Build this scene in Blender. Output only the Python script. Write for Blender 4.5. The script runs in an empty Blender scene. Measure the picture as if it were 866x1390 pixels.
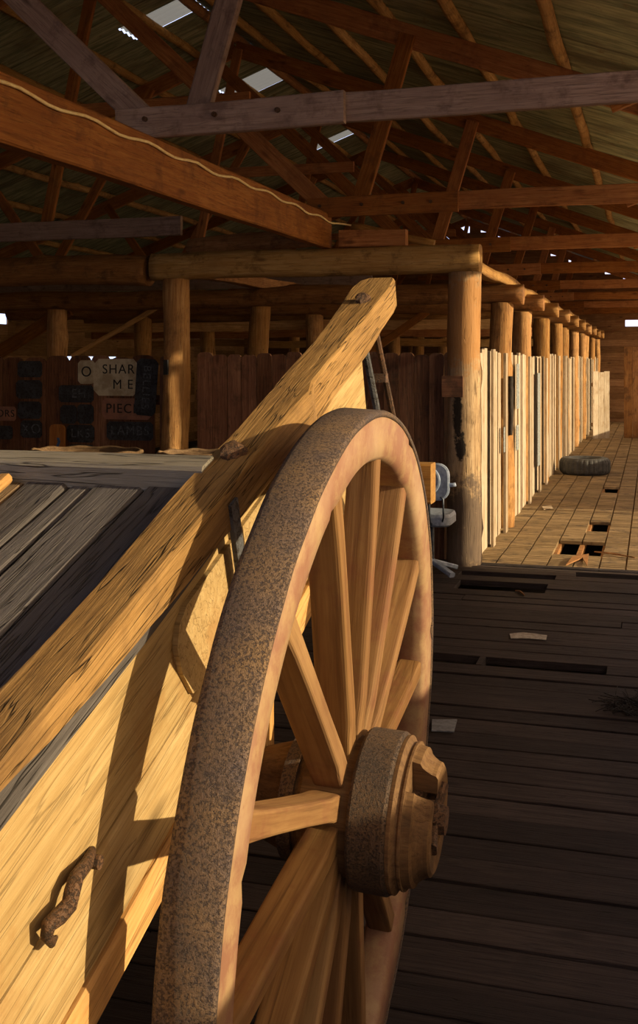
import bpy, bmesh, math, random
from mathutils import Vector, Matrix, noise
random.seed(11)
RND = random.Random(5)
SC = bpy.context.scene
COL = SC.collection

# ------------------------------------------------------------------ camera maths (photo taken as 866 x 1390)
FPX, HORIZ, CX, EYE = 1500.0, 490.0, 433.0, 1.65
TH = math.atan(452 / 1500)
FW = Vector((-math.sin(TH), math.cos(TH), 0)); RT = Vector((math.cos(TH), math.sin(TH), 0)); UP = Vector((0, 0, 1))
CAM = Vector((0, 0, EYE))
def ray(u, v): return FW + RT * ((u - CX) / FPX) + UP * ((HORIZ - v) / FPX)
def onY(u, v, y):
    d = ray(u, v); return CAM + d * (y / d.y)
def onX(u, v, x):
    d = ray(u, v); return CAM + d * (x / d.x)
def onZ(u, v, z):
    d = ray(u, v); return CAM + d * ((z - EYE) / d.z)

cam = bpy.data.cameras.new('camera'); co = bpy.data.objects.new('camera', cam); COL.objects.link(co)
co.location = CAM; co.rotation_euler = (math.pi / 2, 0, TH)
cam.sensor_fit = 'VERTICAL'; cam.sensor_height = 36; cam.lens = FPX / 1390 * 36
cam.shift_y = -(695 - HORIZ) / 1390; cam.clip_end = 200; cam.clip_start = .05
SC.camera = co

# ------------------------------------------------------------------ materials
MATS = {}
def nodes(name):
    m = bpy.data.materials.new(name); m.use_nodes = True; nt = m.node_tree
    return m, nt, nt.nodes['Principled BSDF']
def N(nt, t, **k):
    n = nt.nodes.new(t)
    for a, b in k.items(): setattr(n, a, b)
    return n
def ramp(nt, stops):
    r = N(nt, 'ShaderNodeValToRGB'); e = r.color_ramp.elements
    while len(e) < len(stops): e.new(.5)
    for i, (p, c) in enumerate(stops): e[i].position = p; e[i].color = (*c, 1)
    return r
def mixc(nt, fac, a, b, bt='MIX'):
    m = N(nt, 'ShaderNodeMix', data_type='RGBA', blend_type=bt); m.clamp_factor = True
    for i, s in ((0, fac), (6, a), (7, b)):
        if isinstance(s, (int, float)): m.inputs[i].default_value = s
        elif isinstance(s, tuple): m.inputs[i].default_value = (*s, 1)
        else: nt.links.new(s, m.inputs[i])
    return m.outputs[2]
def noisetex(nt, vec, scale, detail=4, rough=.6, dist=0):
    n = N(nt, 'ShaderNodeTexNoise'); n.inputs['Scale'].default_value = scale; n.inputs['Detail'].default_value = detail
    n.inputs['Roughness'].default_value = rough; n.inputs['Distortion'].default_value = dist; nt.links.new(vec, n.inputs['Vector']); return n.outputs['Fac']
def coords(nt, scale, world_axis=None):
    tc = N(nt, 'ShaderNodeTexCoord'); mp = N(nt, 'ShaderNodeMapping'); mp.inputs['Scale'].default_value = scale
    oi = N(nt, 'ShaderNodeObjectInfo'); ad = N(nt, 'ShaderNodeVectorMath', operation='ADD'); sc_ = N(nt, 'ShaderNodeMath', operation='MULTIPLY'); sc_.inputs[1].default_value = 37
    nt.links.new(oi.outputs['Random'], sc_.inputs[0])
    nt.links.new(tc.outputs['Object'], ad.inputs[0]); nt.links.new(sc_.outputs[0], ad.inputs[1])
    nt.links.new(ad.outputs[0], mp.inputs[0]); return mp.outputs[0], oi.outputs['Random'], ad.outputs[0]
def mrange(nt, val, a, b, c, d):
    m = N(nt, 'ShaderNodeMapRange'); m.inputs[1].default_value = a; m.inputs[2].default_value = b; m.inputs[3].default_value = c; m.inputs[4].default_value = d
    nt.links.new(val, m.inputs[0]); return m.outputs[0]
def bump(nt, bs, h, strength, dist):
    b = N(nt, 'ShaderNodeBump'); b.inputs['Strength'].default_value = strength; b.inputs['Distance'].default_value = dist
    nt.links.new(h, b.inputs['Height']); nt.links.new(b.outputs[0], bs.inputs['Normal'])
def wood(name, dark, mid, light, grain=1.0, axis='X', stain=None, stain_amt=.5, crack=.35, rough=.75, bmp=.5, tint=False, vary=.35):
    """grain runs along the local axis given"""
    m, nt, bs = nodes(name)
    s = {'X': (2.2, 46, 46), 'Y': (46, 2.2, 46), 'Z': (46, 46, 2.2)}[axis]
    s = tuple(q * grain for q in s)
    v, rnd, raw = coords(nt, s)
    g1 = noisetex(nt, v, 1.0, 6, .65, .6)
    g2 = noisetex(nt, v, 4.2, 3, .6)
    big = noisetex(nt, raw, 2.3, 4, .6)
    fac = N(nt, 'ShaderNodeMath', operation='MULTIPLY_ADD'); nt.links.new(g2, fac.inputs[0]); fac.inputs[1].default_value = .35; nt.links.new(g1, fac.inputs[2])
    r = ramp(nt, [(.38, dark), (.62, mid), (.88, light)]); nt.links.new(fac.outputs[0], r.inputs[0])
    c = r.outputs[0]
    # fine dark pores and streaks
    fp = N(nt, 'ShaderNodeMapping'); fp.inputs['Scale'].default_value = tuple(q * 3.1 for q in s); nt.links.new(raw, fp.inputs[0])
    pore = noisetex(nt, fp.outputs[0], 1.0, 3, .7)
    c = mixc(nt, mrange(nt, pore, .52, .72, 0, .55), c, tuple(.55 * q for q in dark))
    # knots
    km = N(nt, 'ShaderNodeMapping'); km.inputs['Scale'].default_value = {'X': (2.2, 7, 7), 'Y': (7, 2.2, 7), 'Z': (7, 7, 2.2)}[axis]; nt.links.new(raw, km.inputs[0])
    vo = N(nt, 'ShaderNodeTexVoronoi'); vo.inputs['Scale'].default_value = 1; nt.links.new(km.outputs[0], vo.inputs['Vector'])
    c = mixc(nt, mrange(nt, vo.outputs['Distance'], .06, .16, .8, 0), c, tuple(.5 * q for q in dark))
    # broad patches of tone
    c = mixc(nt, mrange(nt, big, .35, .7, 0, .75), c, tuple(.45 * a + .55 * b for a, b in zip(mid, dark)))
    if stain: c = mixc(nt, mrange(nt, noisetex(nt, raw, 5.5, 5, .7), .52, .66, 0, stain_amt), c, stain)
    # dark cracks along the grain
    cr = N(nt, 'ShaderNodeMapping'); cr.inputs['Scale'].default_value = tuple(q * .45 for q in s); nt.links.new(raw, cr.inputs[0])
    k = noisetex(nt, cr.outputs[0], 1.7, 2, .5, .3)
    kk = N(nt, 'ShaderNodeMath', operation='SUBTRACT'); nt.links.new(k, kk.inputs[0]); kk.inputs[1].default_value = .5
    ab = N(nt, 'ShaderNodeMath', operation='ABSOLUTE'); nt.links.new(kk.outputs[0], ab.inputs[0])
    ck = mrange(nt, ab.outputs[0], 0, .018, crack, 0)
    c = mixc(nt, ck, c, tuple(.25 * a for a in dark))
    # per object / per plank variation
    if tint:
        at = N(nt, 'ShaderNodeAttribute', attribute_name='tint'); src = at.outputs['Fac']
    else: src = rnd
    hv = N(nt, 'ShaderNodeHueSaturation'); nt.links.new(c, hv.inputs['Color'])
    nt.links.new(mrange(nt, src, 0, 1, 1 - vary, 1 + vary), hv.inputs['Value']); nt.links.new(mrange(nt, src, 0, 1, 1.06, .94), hv.inputs['Saturation'])
    nt.links.new(hv.outputs[0], bs.inputs['Base Color'])
    bs.inputs['Roughness'].default_value = rough; bs.inputs['Specular IOR Level'].default_value = .25
    hh = N(nt, 'ShaderNodeMath', operation='SUBTRACT'); nt.links.new(fac.outputs[0], hh.inputs[0]); nt.links.new(ck, hh.inputs[1])
    bump(nt, bs, hh.outputs[0], bmp, .006)
    MATS[name] = m; return m
def plain(name, col, rough=.6, metal=0, col2=None, scale=30, bmp=.2):
    m, nt, bs = nodes(name); v, rnd, raw = coords(nt, (1, 1, 1))
    n1 = noisetex(nt, raw, scale, 5, .7)
    c = mixc(nt, mrange(nt, n1, .42, .6, 0, 1), col, col2 or tuple(.6 * q for q in col))
    nt.links.new(c, bs.inputs['Base Color']); bs.inputs['Roughness'].default_value = rough; bs.inputs['Metallic'].default_value = metal
    bump(nt, bs, n1, bmp, .004); MATS[name] = m; return m
W = wood
W('gold', (.25, .12, .035), (.50, .28, .09), (.66, .42, .17), stain=(.2, .1, .04), stain_amt=.35)
W('rail', (.13, .07, .025), (.30, .175, .06), (.42, .26, .10), stain=(.14, .08, .035), stain_amt=.5, crack=.8, vary=.1, bmp=.8, grain=1.5)
W('panel', (.24, .155, .06), (.41, .285, .12), (.52, .39, .19), stain=(.30, .16, .05), stain_amt=.6, crack=.4, vary=.12, grain=1.2, bmp=.5)
W('deck_sunlit', (.10, .065, .035), (.20, .14, .085), (.28, .21, .14), crack=.7, bmp=.9, vary=.2, grain=1.6)  # browner copy of the deck wood, sunlight put into the colour
W('grey', (.07, .064, .066), (.105, .097, .10), (.15, .14, .14), crack=.75, bmp=.9, vary=.2, grain=1.6)
W('greydark', (.03, .027, .028), (.085, .078, .08), (.15, .14, .14), crack=.8, bmp=.9, vary=.2, grain=1.3)
W('redbeam', (.14, .045, .012), (.36, .14, .035), (.50, .24, .07), stain=(.13, .05, .02), stain_amt=.5, vary=.25)
W('tie', (.15, .10, .085), (.32, .23, .19), (.45, .34, .28), stain=(.10, .06, .05), stain_amt=.6, vary=.2)
W('log', (.17, .07, .02), (.42, .215, .07), (.62, .38, .15), stain=(.2, .1, .04), stain_amt=.6, crack=.5, vary=.22, bmp=.8)
W('logdark', (.13, .055, .02), (.36, .17, .06), (.54, .30, .12), stain=(.08, .04, .02), stain_amt=.6, vary=.22, bmp=.8)
W('pole', (.22, .11, .035), (.50, .30, .10), (.66, .46, .2), stain=(.1, .05, .02), stain_amt=.7, vary=.2, bmp=.9)
W('pale', (.26, .19, .12), (.48, .40, .30), (.62, .55, .46), stain=(.28, .18, .09), stain_amt=.5, crack=.4, vary=.2)
W('fence', (.08, .032, .018), (.19, .085, .045), (.30, .15, .08), stain=(.05, .03, .02), stain_amt=.6, crack=.5, vary=.3)
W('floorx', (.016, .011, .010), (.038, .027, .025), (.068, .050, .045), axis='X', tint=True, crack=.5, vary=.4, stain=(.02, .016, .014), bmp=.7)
W('grate', (.09, .06, .03), (.27, .19, .10), (.42, .32, .18), axis='X', tint=True, crack=.5, vary=.5, stain=(.06, .045, .035), stain_amt=.85, grain=.7)
W('wallb', (.14, .07, .03), (.36, .20, .09), (.5, .32, .16), axis='Y', tint=True, vary=.35)
W('wallx', (.10, .045, .02), (.26, .13, .055), (.4, .24, .11), axis='X', tint=True, vary=.35)
W('spoke', (.10, .045, .018), (.215, .115, .045), (.32, .195, .08), stain=(.17, .06, .035), stain_amt=.5, crack=.2, vary=.1, grain=.5, bmp=.25)
W('nave', (.06, .03, .014), (.17, .095, .042), (.26, .16, .07), stain=(.05, .03, .018), stain_amt=.7, crack=.2, vary=.1, bmp=.4)
W('greylight', (.13, .115, .095), (.27, .25, .21), (.36, .34, .30), crack=.7, bmp=.9, vary=.05, grain=1.6)
W('wicker', (.05, .03, .018), (.16, .10, .055), (.28, .19, .1))

def painted_felloe():
    m, nt, bs = nodes('felloe'); v, rnd, raw = coords(nt, (6, 6, 6))
    n1 = noisetex(nt, raw, 14, 6, .7); n2 = noisetex(nt, raw, 4, 4, .6); n3 = noisetex(nt, raw, 60, 3, .6)
    c = mixc(nt, mrange(nt, n1, .42, .62, 0, 1), (.235, .115, .07), (.32, .21, .11))
    c = mixc(nt, mrange(nt, n2, .5, .72, 0, .8), c, (.38, .27, .17))
    c = mixc(nt, mrange(nt, n3, .6, .75, 0, .6), c, (.2, .09, .05))
    nt.links.new(c, bs.inputs['Base Color']); bs.inputs['Roughness'].default_value = .7; bump(nt, bs, n1, .35, .003); MATS['felloe'] = m
painted_felloe()
def rusty(name, base, light, pit, sc=70, thr=.50):
    m, nt, bs = nodes(name); v, rnd, raw = coords(nt, (1, 1, 1))
    n1 = noisetex(nt, raw, sc, 4, .7); n2 = noisetex(nt, raw, 9, 4, .6); n3 = noisetex(nt, raw, sc * 2.3, 3, .6)
    c = mixc(nt, mrange(nt, n2, .35, .65, 0, 1), base, light)
    c = mixc(nt, mrange(nt, n1, thr, thr + .08, 0, .85), c, pit)
    c = mixc(nt, mrange(nt, n3, .55, .7, 0, .5), c, tuple(1.35 * q for q in light))
    nt.links.new(c, bs.inputs['Base Color']); bs.inputs['Roughness'].default_value = .62; bs.inputs['Metallic'].default_value = .15
    h = N(nt, 'ShaderNodeMath', operation='SUBTRACT'); nt.links.new(n3, h.inputs[0]); nt.links.new(mrange(nt, n1, thr, thr + .08, 0, 1), h.inputs[1])
    bump(nt, bs, h.outputs[0], .8, .003); MATS[name] = m
rusty('tyre_iron', (.10, .075, .075), (.22, .14, .075), (.040, .030, .036), 210, .495)
rusty('band_iron', (.06, .042, .035), (.14, .085, .045), (.025, .018, .02), 200, .50)
rusty('rust', (.07, .038, .022), (.15, .075, .035), (.025, .016, .012), 160)
rusty('strap', (.06, .065, .075), (.11, .12, .14), (.03, .025, .02), 60)
rusty('stencil', (.018, .02, .024), (.045, .05, .062), (.008, .008, .01), 40)
plain('rubber', (.03, .032, .036), .75, 0, (.06, .062, .065), 12)
plain('chair_shell', (.34, .42, .58), .45, .1, (.20, .26, .38), 14)
plain('chair_metal', (.10, .12, .16), .4, .7, (.05, .06, .08))
plain('chair_seat', (.30, .36, .48), .55, 0, (.2, .24, .32))
plain('sun_strip', (.95, .80, .42), .5, 0, (.85, .66, .30))  # bright colour for the added strip of sunlight on the long beam
plain('sign_pale', (.50, .45, .34), .8, 0, (.34, .28, .19), 9)
plain('sign_red', (.30, .14, .09), .8, 0, (.20, .10, .07), 9)
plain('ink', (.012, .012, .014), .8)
plain('stencil_ink', (.12, .135, .155), .8, 0, (.03, .035, .04), 40)
plain('paper', (.5, .46, .4), .8, 0, (.3, .25, .2))
plain('bluegrey', (.28, .30, .34), .6, .2)
plain('charcoal', (.012, .010, .009), .95, 0, (.03, .022, .018), 25)
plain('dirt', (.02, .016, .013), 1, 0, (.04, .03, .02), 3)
plain('sand', (.42, .27, .15), 1, 0, (.34, .21, .11), 2)
plain('bluepaint', (.05, .12, .28), .7)
plain('faded_print', (.32, .36, .38), .8, 0, (.10, .12, .14), 45)
def iron_roof():
    m, nt, bs = nodes('roof_iron'); v, rnd, raw = coords(nt, (2.0, 22, 2))
    n1 = noisetex(nt, v, 1, 5, .65); n2 = noisetex(nt, raw, .7, 4, .6); n3 = noisetex(nt, raw, 7, 4, .7)
    c = mixc(nt, mrange(nt, n1, .4, .65, 0, 1), (.20, .25, .17), (.54, .58, .38))
    c = mixc(nt, mrange(nt, n2, .5, .68, 0, .7), c, (.16, .14, .09))
    tc = N(nt, 'ShaderNodeTexCoord'); sp = N(nt, 'ShaderNodeSeparateXYZ'); nt.links.new(tc.outputs['Object'], sp.inputs[0])
    dv = N(nt, 'ShaderNodeMath', operation='DIVIDE'); nt.links.new(sp.outputs['Y'], dv.inputs[0]); dv.inputs[1].default_value = .762
    fr = N(nt, 'ShaderNodeMath', operation='FRACT'); nt.links.new(dv.outputs[0], fr.inputs[0])
    c = mixc(nt, mrange(nt, fr.outputs[0], .0, .03, .8, 0), c, (.05, .04, .03))
    c = mixc(nt, mrange(nt, n3, .6, .72, 0, .6), c, (.20, .11, .05))
    nt.links.new(c, bs.inputs['Base Color']); bs.inputs['Roughness'].default_value = .5; bs.inputs['Metallic'].default_value = .35; bump(nt, bs, n1, .3, .004); MATS['roof_iron'] = m
iron_roof()
def skylight():
    m = bpy.data.materials.new('skylight'); m.use_nodes = True; nt = m.node_tree; nt.nodes.clear()
    o = N(nt, 'ShaderNodeOutputMaterial'); t = N(nt, 'ShaderNodeBsdfTranslucent'); d = N(nt, 'ShaderNodeBsdfDiffuse'); x = N(nt, 'ShaderNodeMixShader')
    t.inputs[0].default_value = (.26, .25, .18, 1); d.inputs[0].default_value = (.4, .38, .3, 1); x.inputs[0].default_value = .35
    nt.links.new(t.outputs[0], x.inputs[1]); nt.links.new(d.outputs[0], x.inputs[2]); nt.links.new(x.outputs[0], o.inputs[0]); MATS['skylight'] = m
skylight()

def burnt_post():
    m = W('post_burnt', (.19, .12, .065), (.46, .32, .18), (.62, .47, .30), stain=(.2, .13, .07), stain_amt=.5, crack=.6, vary=0, bmp=.8)
    nt = m.node_tree; bs = nt.nodes['Principled BSDF']; src = bs.inputs['Base Color'].links[0].from_socket
    tc = N(nt, 'ShaderNodeTexCoord'); sp = N(nt, 'ShaderNodeSeparateXYZ'); nt.links.new(tc.outputs['Object'], sp.inputs[0])   # local x = height up the post
    nz = noisetex(nt, tc.outputs['Object'], 9, 5, .7); nf = noisetex(nt, tc.outputs['Object'], 38, 4, .7)
    def lump(h0, hh, y0, yy, amt):
        a = N(nt, 'ShaderNodeMath', operation='SUBTRACT'); nt.links.new(sp.outputs['X'], a.inputs[0]); a.inputs[1].default_value = h0
        a2 = N(nt, 'ShaderNodeMath', operation='DIVIDE'); nt.links.new(a.outputs[0], a2.inputs[0]); a2.inputs[1].default_value = hh
        a3 = N(nt, 'ShaderNodeMath', operation='POWER'); nt.links.new(a2.outputs[0], a3.inputs[0]); a3.inputs[1].default_value = 2
        ab = N(nt, 'ShaderNodeMath', operation='ABSOLUTE'); nt.links.new(a3.outputs[0], ab.inputs[0])
        b = N(nt, 'ShaderNodeMath', operation='SUBTRACT'); nt.links.new(sp.outputs['Z'], b.inputs[0]); b.inputs[1].default_value = y0
        b2 = N(nt, 'ShaderNodeMath', operation='DIVIDE'); nt.links.new(b.outputs[0], b2.inputs[0]); b2.inputs[1].default_value = yy
        b3 = N(nt, 'ShaderNodeMath', operation='MULTIPLY'); nt.links.new(b2.outputs[0], b3.inputs[0]); nt.links.new(b2.outputs[0], b3.inputs[1])
        t = N(nt, 'ShaderNodeMath', operation='ADD'); nt.links.new(ab.outputs[0], t.inputs[0]); nt.links.new(b3.outputs[0], t.inputs[1])
        u = N(nt, 'ShaderNodeMath', operation='MULTIPLY_ADD'); nt.links.new(nz, u.inputs[0]); u.inputs[1].default_value = -2.2; nt.links.new(t.outputs[0], u.inputs[2])
        u2 = N(nt, 'ShaderNodeMath', operation='MULTIPLY_ADD'); nt.links.new(nf, u2.inputs[0]); u2.inputs[1].default_value = -1.4; nt.links.new(u.outputs[0], u2.inputs[2])
        return mrange(nt, u2.outputs[0], -1.35, -.85, amt, 0)
    c = mixc(nt, lump(2.0, .45, 0, .5, .75), src, (.42, .20, .06))
    c = mixc(nt, lump(1.24, .26, .035, .045, .95), c, (.010, .009, .009))
    c = mixc(nt, lump(1.0, .14, .01, .05, .95), c, (.012, .011, .012))
    c = mixc(nt, lump(.25, .55, 0, .5, .8), c, (.085, .065, .06))
    nt.links.new(c, bs.inputs['Base Color'])
YSGN = 1
burnt_post()

# ------------------------------------------------------------------ object helpers
WM = {}
def link(name, me, M=None, parent=None, mat=None, smooth=False):
    o = bpy.data.objects.new(name, me); COL.objects.link(o)
    M = M or Matrix.Identity(4); WM[o] = M
    if parent is not None: o.parent = parent; o.matrix_basis = WM[parent].inverted() @ M
    else: o.matrix_basis = M
    if me and mat: me.materials.append(MATS[mat])
    if me and smooth:
        for p in me.polygons: p.use_smooth = True
    return o
def tag(o, label=None, cat=None, group=None, kind=None):
    if label: o['label'] = label
    if cat: o['category'] = cat
    if group: o['group'] = group
    if kind: o['kind'] = kind
    return o
def empty(name, loc, label, cat, group=None, parent=None):
    o = link(name, None, Matrix.Translation(Vector(loc)), parent); o.empty_display_size = .1
    if parent is None: tag(o, label, cat, group)
    return o
def copy_tree(o, M, parent=None):
    c = o.copy(); COL.objects.link(c); WM[c] = M; c.parent = parent
    c.matrix_basis = (WM[parent].inverted() @ M) if parent else M
    for ch in list(o.children):
        copy_tree(ch, M @ WM[o].inverted() @ WM[ch], c)
    return c
def frame(A, B, up=(0, 0, 1)):
    A = Vector(A); B = Vector(B); x = (B - A).normalized(); y = Vector(up).cross(x)
    if y.length < 1e-4: y = Vector((0, 1, 0))
    y.normalize(); z = x.cross(y)
    M = Matrix((x, y, z)).transposed().to_4x4(); M.translation = A; return M, (B - A).length
class MB:
    """collects shapes for ONE mesh object"""
    def __init__(s): s.v = []; s.f = []; s.t = []
    def loft(s, rings, cap=True, close=True, tint=.5):
        b = len(s.v); n = len(rings[0])
        for r in rings: s.v += [tuple(p) for p in r]
        nf = len(s.f)
        for i in range(len(rings) - 1):
            for j in range(n if close else n - 1):
                k = (j + 1) % n; s.f.append((b + i * n + j, b + i * n + k, b + (i + 1) * n + k, b + (i + 1) * n + j))
        if cap:
            s.f.append(tuple(b + j for j in range(n - 1, -1, -1))); s.f.append(tuple(b + (len(rings) - 1) * n + j for j in range(n)))
        s.t += [tint] * (len(s.f) - nf)
    def box(s, x0, x1, y0, y1, z0, z1, tint=.5):
        s.loft([[(x0, y0, z), (x1, y0, z), (x1, y1, z), (x0, y1, z)] for z in (z0, z1)], tint=tint)
    def tube(s, pts, r, n=8, tint=.5):
        pts = [Vector(p) for p in pts]; rings = []; pu = None
        for i, p in enumerate(pts):
            d = (pts[min(i + 1, len(pts) - 1)] - pts[max(i - 1, 0)]).normalized()
            u = d.orthogonal().normalized() if pu is None else (pu - d * pu.dot(d)).normalized()
            pu = u; w = d.cross(u); rr = r[i] if isinstance(r, (list, tuple)) else r
            rings.append([p + (u * math.cos(a) + w * math.sin(a)) * rr for a in [2 * math.pi * k / n for k in range(n)]])
        s.loft(rings, tint=tint)
    def lathe(s, prof, n=48, a0=0, a1=2 * math.pi, axis='X'):
        """profile of (axial, radius) turned about local X"""
        full = abs(a1 - a0 - 2 * math.pi) < 1e-6; m = n if full else n + 1
        rings = []
        for k in range(m):
            a = a0 + (a1 - a0) * k / n
            rings.append([(o, r * math.cos(a), r * math.sin(a)) for o, r in prof])
        if full: rings.append(rings[0])
        s.loft(rings, cap=not full, close=True)
    def mesh(s, name):
        me = bpy.data.meshes.new(name); me.from_pydata(s.v, [], s.f)
        bm = bmesh.new(); bm.from_mesh(me)
        bmesh.ops.remove_doubles(bm, verts=bm.verts, dist=1e-6); bmesh.ops.recalc_face_normals(bm, faces=bm.faces); bm.to_mesh(me); bm.free()
        return me
    def build(s, name, mat, parent=None, M=None, smooth=False, tints=False):
        if tints:
            me = bpy.data.meshes.new(name); me.from_pydata(s.v, [], s.f)
            at = me.attributes.new('tint', 'FLOAT', 'FACE'); at.data.foreach_set('value', s.t)
            me.update()
        else: me = s.mesh(name)
        o = link(name, me, M, parent, mat, smooth); return o
def section(w, h, c=.006):
    c = min(c, w * .3, h * .3); a, b = w / 2, h / 2
    return [(-a + c, -b), (a - c, -b), (a, -b + c), (a, b - c), (a - c, b), (-a + c, b), (-a, b - c), (-a, -b + c)]
def timber(name, A, B, w, h, mat, parent=None, up=(0, 0, 1), wob=.004, seg=None, c=.006, seed=None, twist=0):
    """sawn timber from A to B, w across, h deep, with rubbed corners and a little wander; local X is the grain"""
    M, L = frame(A, B, up); sd = seed if seed is not None else RND.random() * 99
    n = seg or max(2, int(L / .25)); mb = MB(); rings = []
    for i in range(n + 1):
        x = L * i / n; dy = wob * 2 * noise.noise((x * .8, sd, 0)); dz = wob * 2 * noise.noise((x * .8, 0, sd))
        tw = twist * (i / n - .5)
        r = []
        for j, (a, b) in enumerate(section(w, h, c)):
            q = wob * noise.noise((x * 5, j * 3.1, sd)) * .8
            aa, bb = a * (1 + q / max(w, .02)), b * (1 + q / max(h, .02))
            r.append((x, dy + aa * math.cos(tw) - bb * math.sin(tw), dz + aa * math.sin(tw) + bb * math.cos(tw)))
        rings.append(r)
    mb.loft(rings); return mb.build(name, mat, parent, M)
def log(name, A, B, r0, r1, mat, parent=None, wob=.02, n=18, flat=0, seed=None, knots=3, profile=None):
    M, L = frame(A, B); sd = seed if seed is not None else RND.random() * 99; rr = random.Random(sd)
    m = max(8, int(L / .08)); mb = MB(); rings = []
    kn = [(rr.random() * L, rr.random() * 6.28, .012 + .02 * rr.random()) for _ in range(knots)]
    for i in range(m + 1):
        x = L * i / m; rad = r0 + (r1 - r0) * i / m
        if profile: rad = profile(x / L) * rad
        cy = wob * 1.6 * noise.noise((x * .9, sd, 1)); cz = wob * 1.6 * noise.noise((x * .9, 5, sd)); ring = []
        for j in range(n):
            a = 2 * math.pi * j / n
            q = rad * (1 + .10 * noise.noise((x * 1.6, math.cos(a) * 1.3 + sd, math.sin(a) * 1.3)) + .05 * noise.noise((x * 6, math.cos(a) * 3 + sd, math.sin(a) * 3)))
            for kx, ka, kh in kn:
                d = ((x - kx) / .07) ** 2 + (((a - ka + math.pi) % (2 * math.pi) - math.pi) / .35) ** 2
                q += kh * math.exp(-d)
            y, z = q * math.cos(a), q * math.sin(a)
            if flat: y = max(-rad * flat, min(rad * flat, y)); z = max(-rad * flat, min(rad * flat, z))
            ring.append((x, cy + y, cz + z))
        rings.append(ring)
    mb.loft(rings); o = mb.build(name, mat, parent, M)
    for p in o.data.polygons: p.use_smooth = len(p.vertices) == 4
    return o
def text_mesh(name, body, size, depth, mat, M, parent):
    cu = bpy.data.curves.new(name, 'FONT'); cu.body = body; cu.size = size; cu.extrude = depth; cu.align_x = 'CENTER'; cu.align_y = 'CENTER'; cu.space_character = 1.15
    to = bpy.data.objects.new(name, cu); COL.objects.link(to); dg = bpy.context.evaluated_depsgraph_get()
    me = bpy.data.meshes.new_from_object(to.evaluated_get(dg)); bpy.data.objects.remove(to)
    me.materials.clear(); return link(name, me, M, parent, mat)
ORD = ['nearest', 'second', 'third', 'fourth', 'fifth', 'sixth', 'seventh', 'eighth', 'ninth', 'tenth', 'eleventh', 'twelfth']

# ================================================================== THE CART
AL = math.radians(18.9)
T = Vector((0, math.cos(AL), math.sin(AL))); Mn = Vector((0, -math.sin(AL), math.cos(AL))); P0 = Vector((0, 0, .823))
def L2(x, s, w): return P0 + Vector((x, 0, 0)) + T * s + Mn * w
HUB = Vector((-.549, 2.099, .777))
cart = empty('tip_cart', (-1.35, 2.1, 0), 'old two wheeled wooden farm cart tilted up on the dark plank floor', 'cart')
XL = -2.02   # left rail, mirrored
def profile_rail(side):
    """long side rail, waney, deeper towards the front; x runs along slope"""
    st = [(.15, .030, -.785, -.70), (1.1, .030, -.785, -.70), (1.4, .058, -.785, -.70), (1.75, .075, -.785, -.70), (2.02, .085, -.787, -.70), (2.25, .108, -.783, -.697), (2.36, .118, -.782, -.690),
          (2.42, .100, -.782, -.703), (2.7, .098, -.785, -.702), (3.0, .095, -.80, -.703), (3.2, .085, -.815, -.70), (3.275, .08, -.81, -.705), (3.30, .07, -.79, -.715)]
    mb = MB(); rings = []
    fine = []
    for (a, b) in zip(st[:-1], st[1:]):
        k = max(1, int((b[0] - a[0]) / .06))
        for i in range(k): fine.append(tuple(p + (q - p) * i / k for p, q in zip(a, b)))
    fine.append(st[-1])
    for s, d, xl, xr in fine:
        e = .004; n1 = .006 * noise.noise((s * 3, 1, 2)); n2 = .008 * noise.noise((s * 4, 5, 2)); n3 = .004 * noise.noise((s * 6, 8, 3))
        if side < 0:
            xl, xr = -2.90 - xr, -2.90 - xl
        pts = [(xl + e + n1, -d), (xr - e + n3, -d + n2), (xr + n3, -d + e + n2), (xr + n3, -e), (xr - e * 1.5 + n3, 0), (xl + e + n1, 0 + n3), (xl + n1, -e), (xl + n1, -d + e)]
        rings.append([(s, -x, w) for x, w in pts])
    mb.loft(rings)
    M = Matrix((T, Vector((-1, 0, 0)), Mn)).transposed().to_4x4(); M.translation = P0
    return mb, M
mb, MR = profile_rail(1); r = mb.build('side_rail', 'rail', cart, MR)
# a long split along the top of the rail: a dark narrow wedge sunk in the wood
mb2, _ = profile_rail(-1); mb2.build('side_rail', 'rail', cart, MR)
def ctimber(name, x0, x1, s0, s1, w0, w1, mat, wob=.004, **k):
    """timber lying along the slope"""
    xm, wm = (x0 + x1) / 2, (w0 + w1) / 2
    return timber(name, L2(xm, s0, wm), L2(xm, s1, wm), abs(x1 - x0), abs(w1 - w0), mat, cart, up=Mn, wob=wob, **k)
# deck of weathered planks between the rails
xs = [-.79, -.885, -.99, -1.04, -1.13, -1.26, -1.37, -1.5, -1.63, -1.77, -1.91, -2.02, -2.11]
for i, (a, b) in enumerate(zip(xs[:-1], xs[1:])):
    o = ctimber('deck_plank', a - .003 - .002 * (i % 3), b, .18 + .05 * (i % 2), 1.935, -.055 - .002 * (i % 2), -.030 - .002 * (i % 3), 'grey', wob=.003)
    if i in (4, 5, 6): o.data.materials.clear(); o.data.materials.append(MATS['deck_sunlit']); tag(o, 'deck plank coloured browner as if sunlit')  # sunlit stretch of the deck painted by a browner material
timber('cross_piece', L2(-.77, 1.965, -.022), L2(-2.13, 1.965, -.022), .062, .055, 'greylight', cart, up=Mn)
timber('loose_batten', L2(-1.165, 1.915, -.012), L2(-1.14, 1.35, -.012), .028, .02, 'gold', cart, up=Mn)
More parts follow.
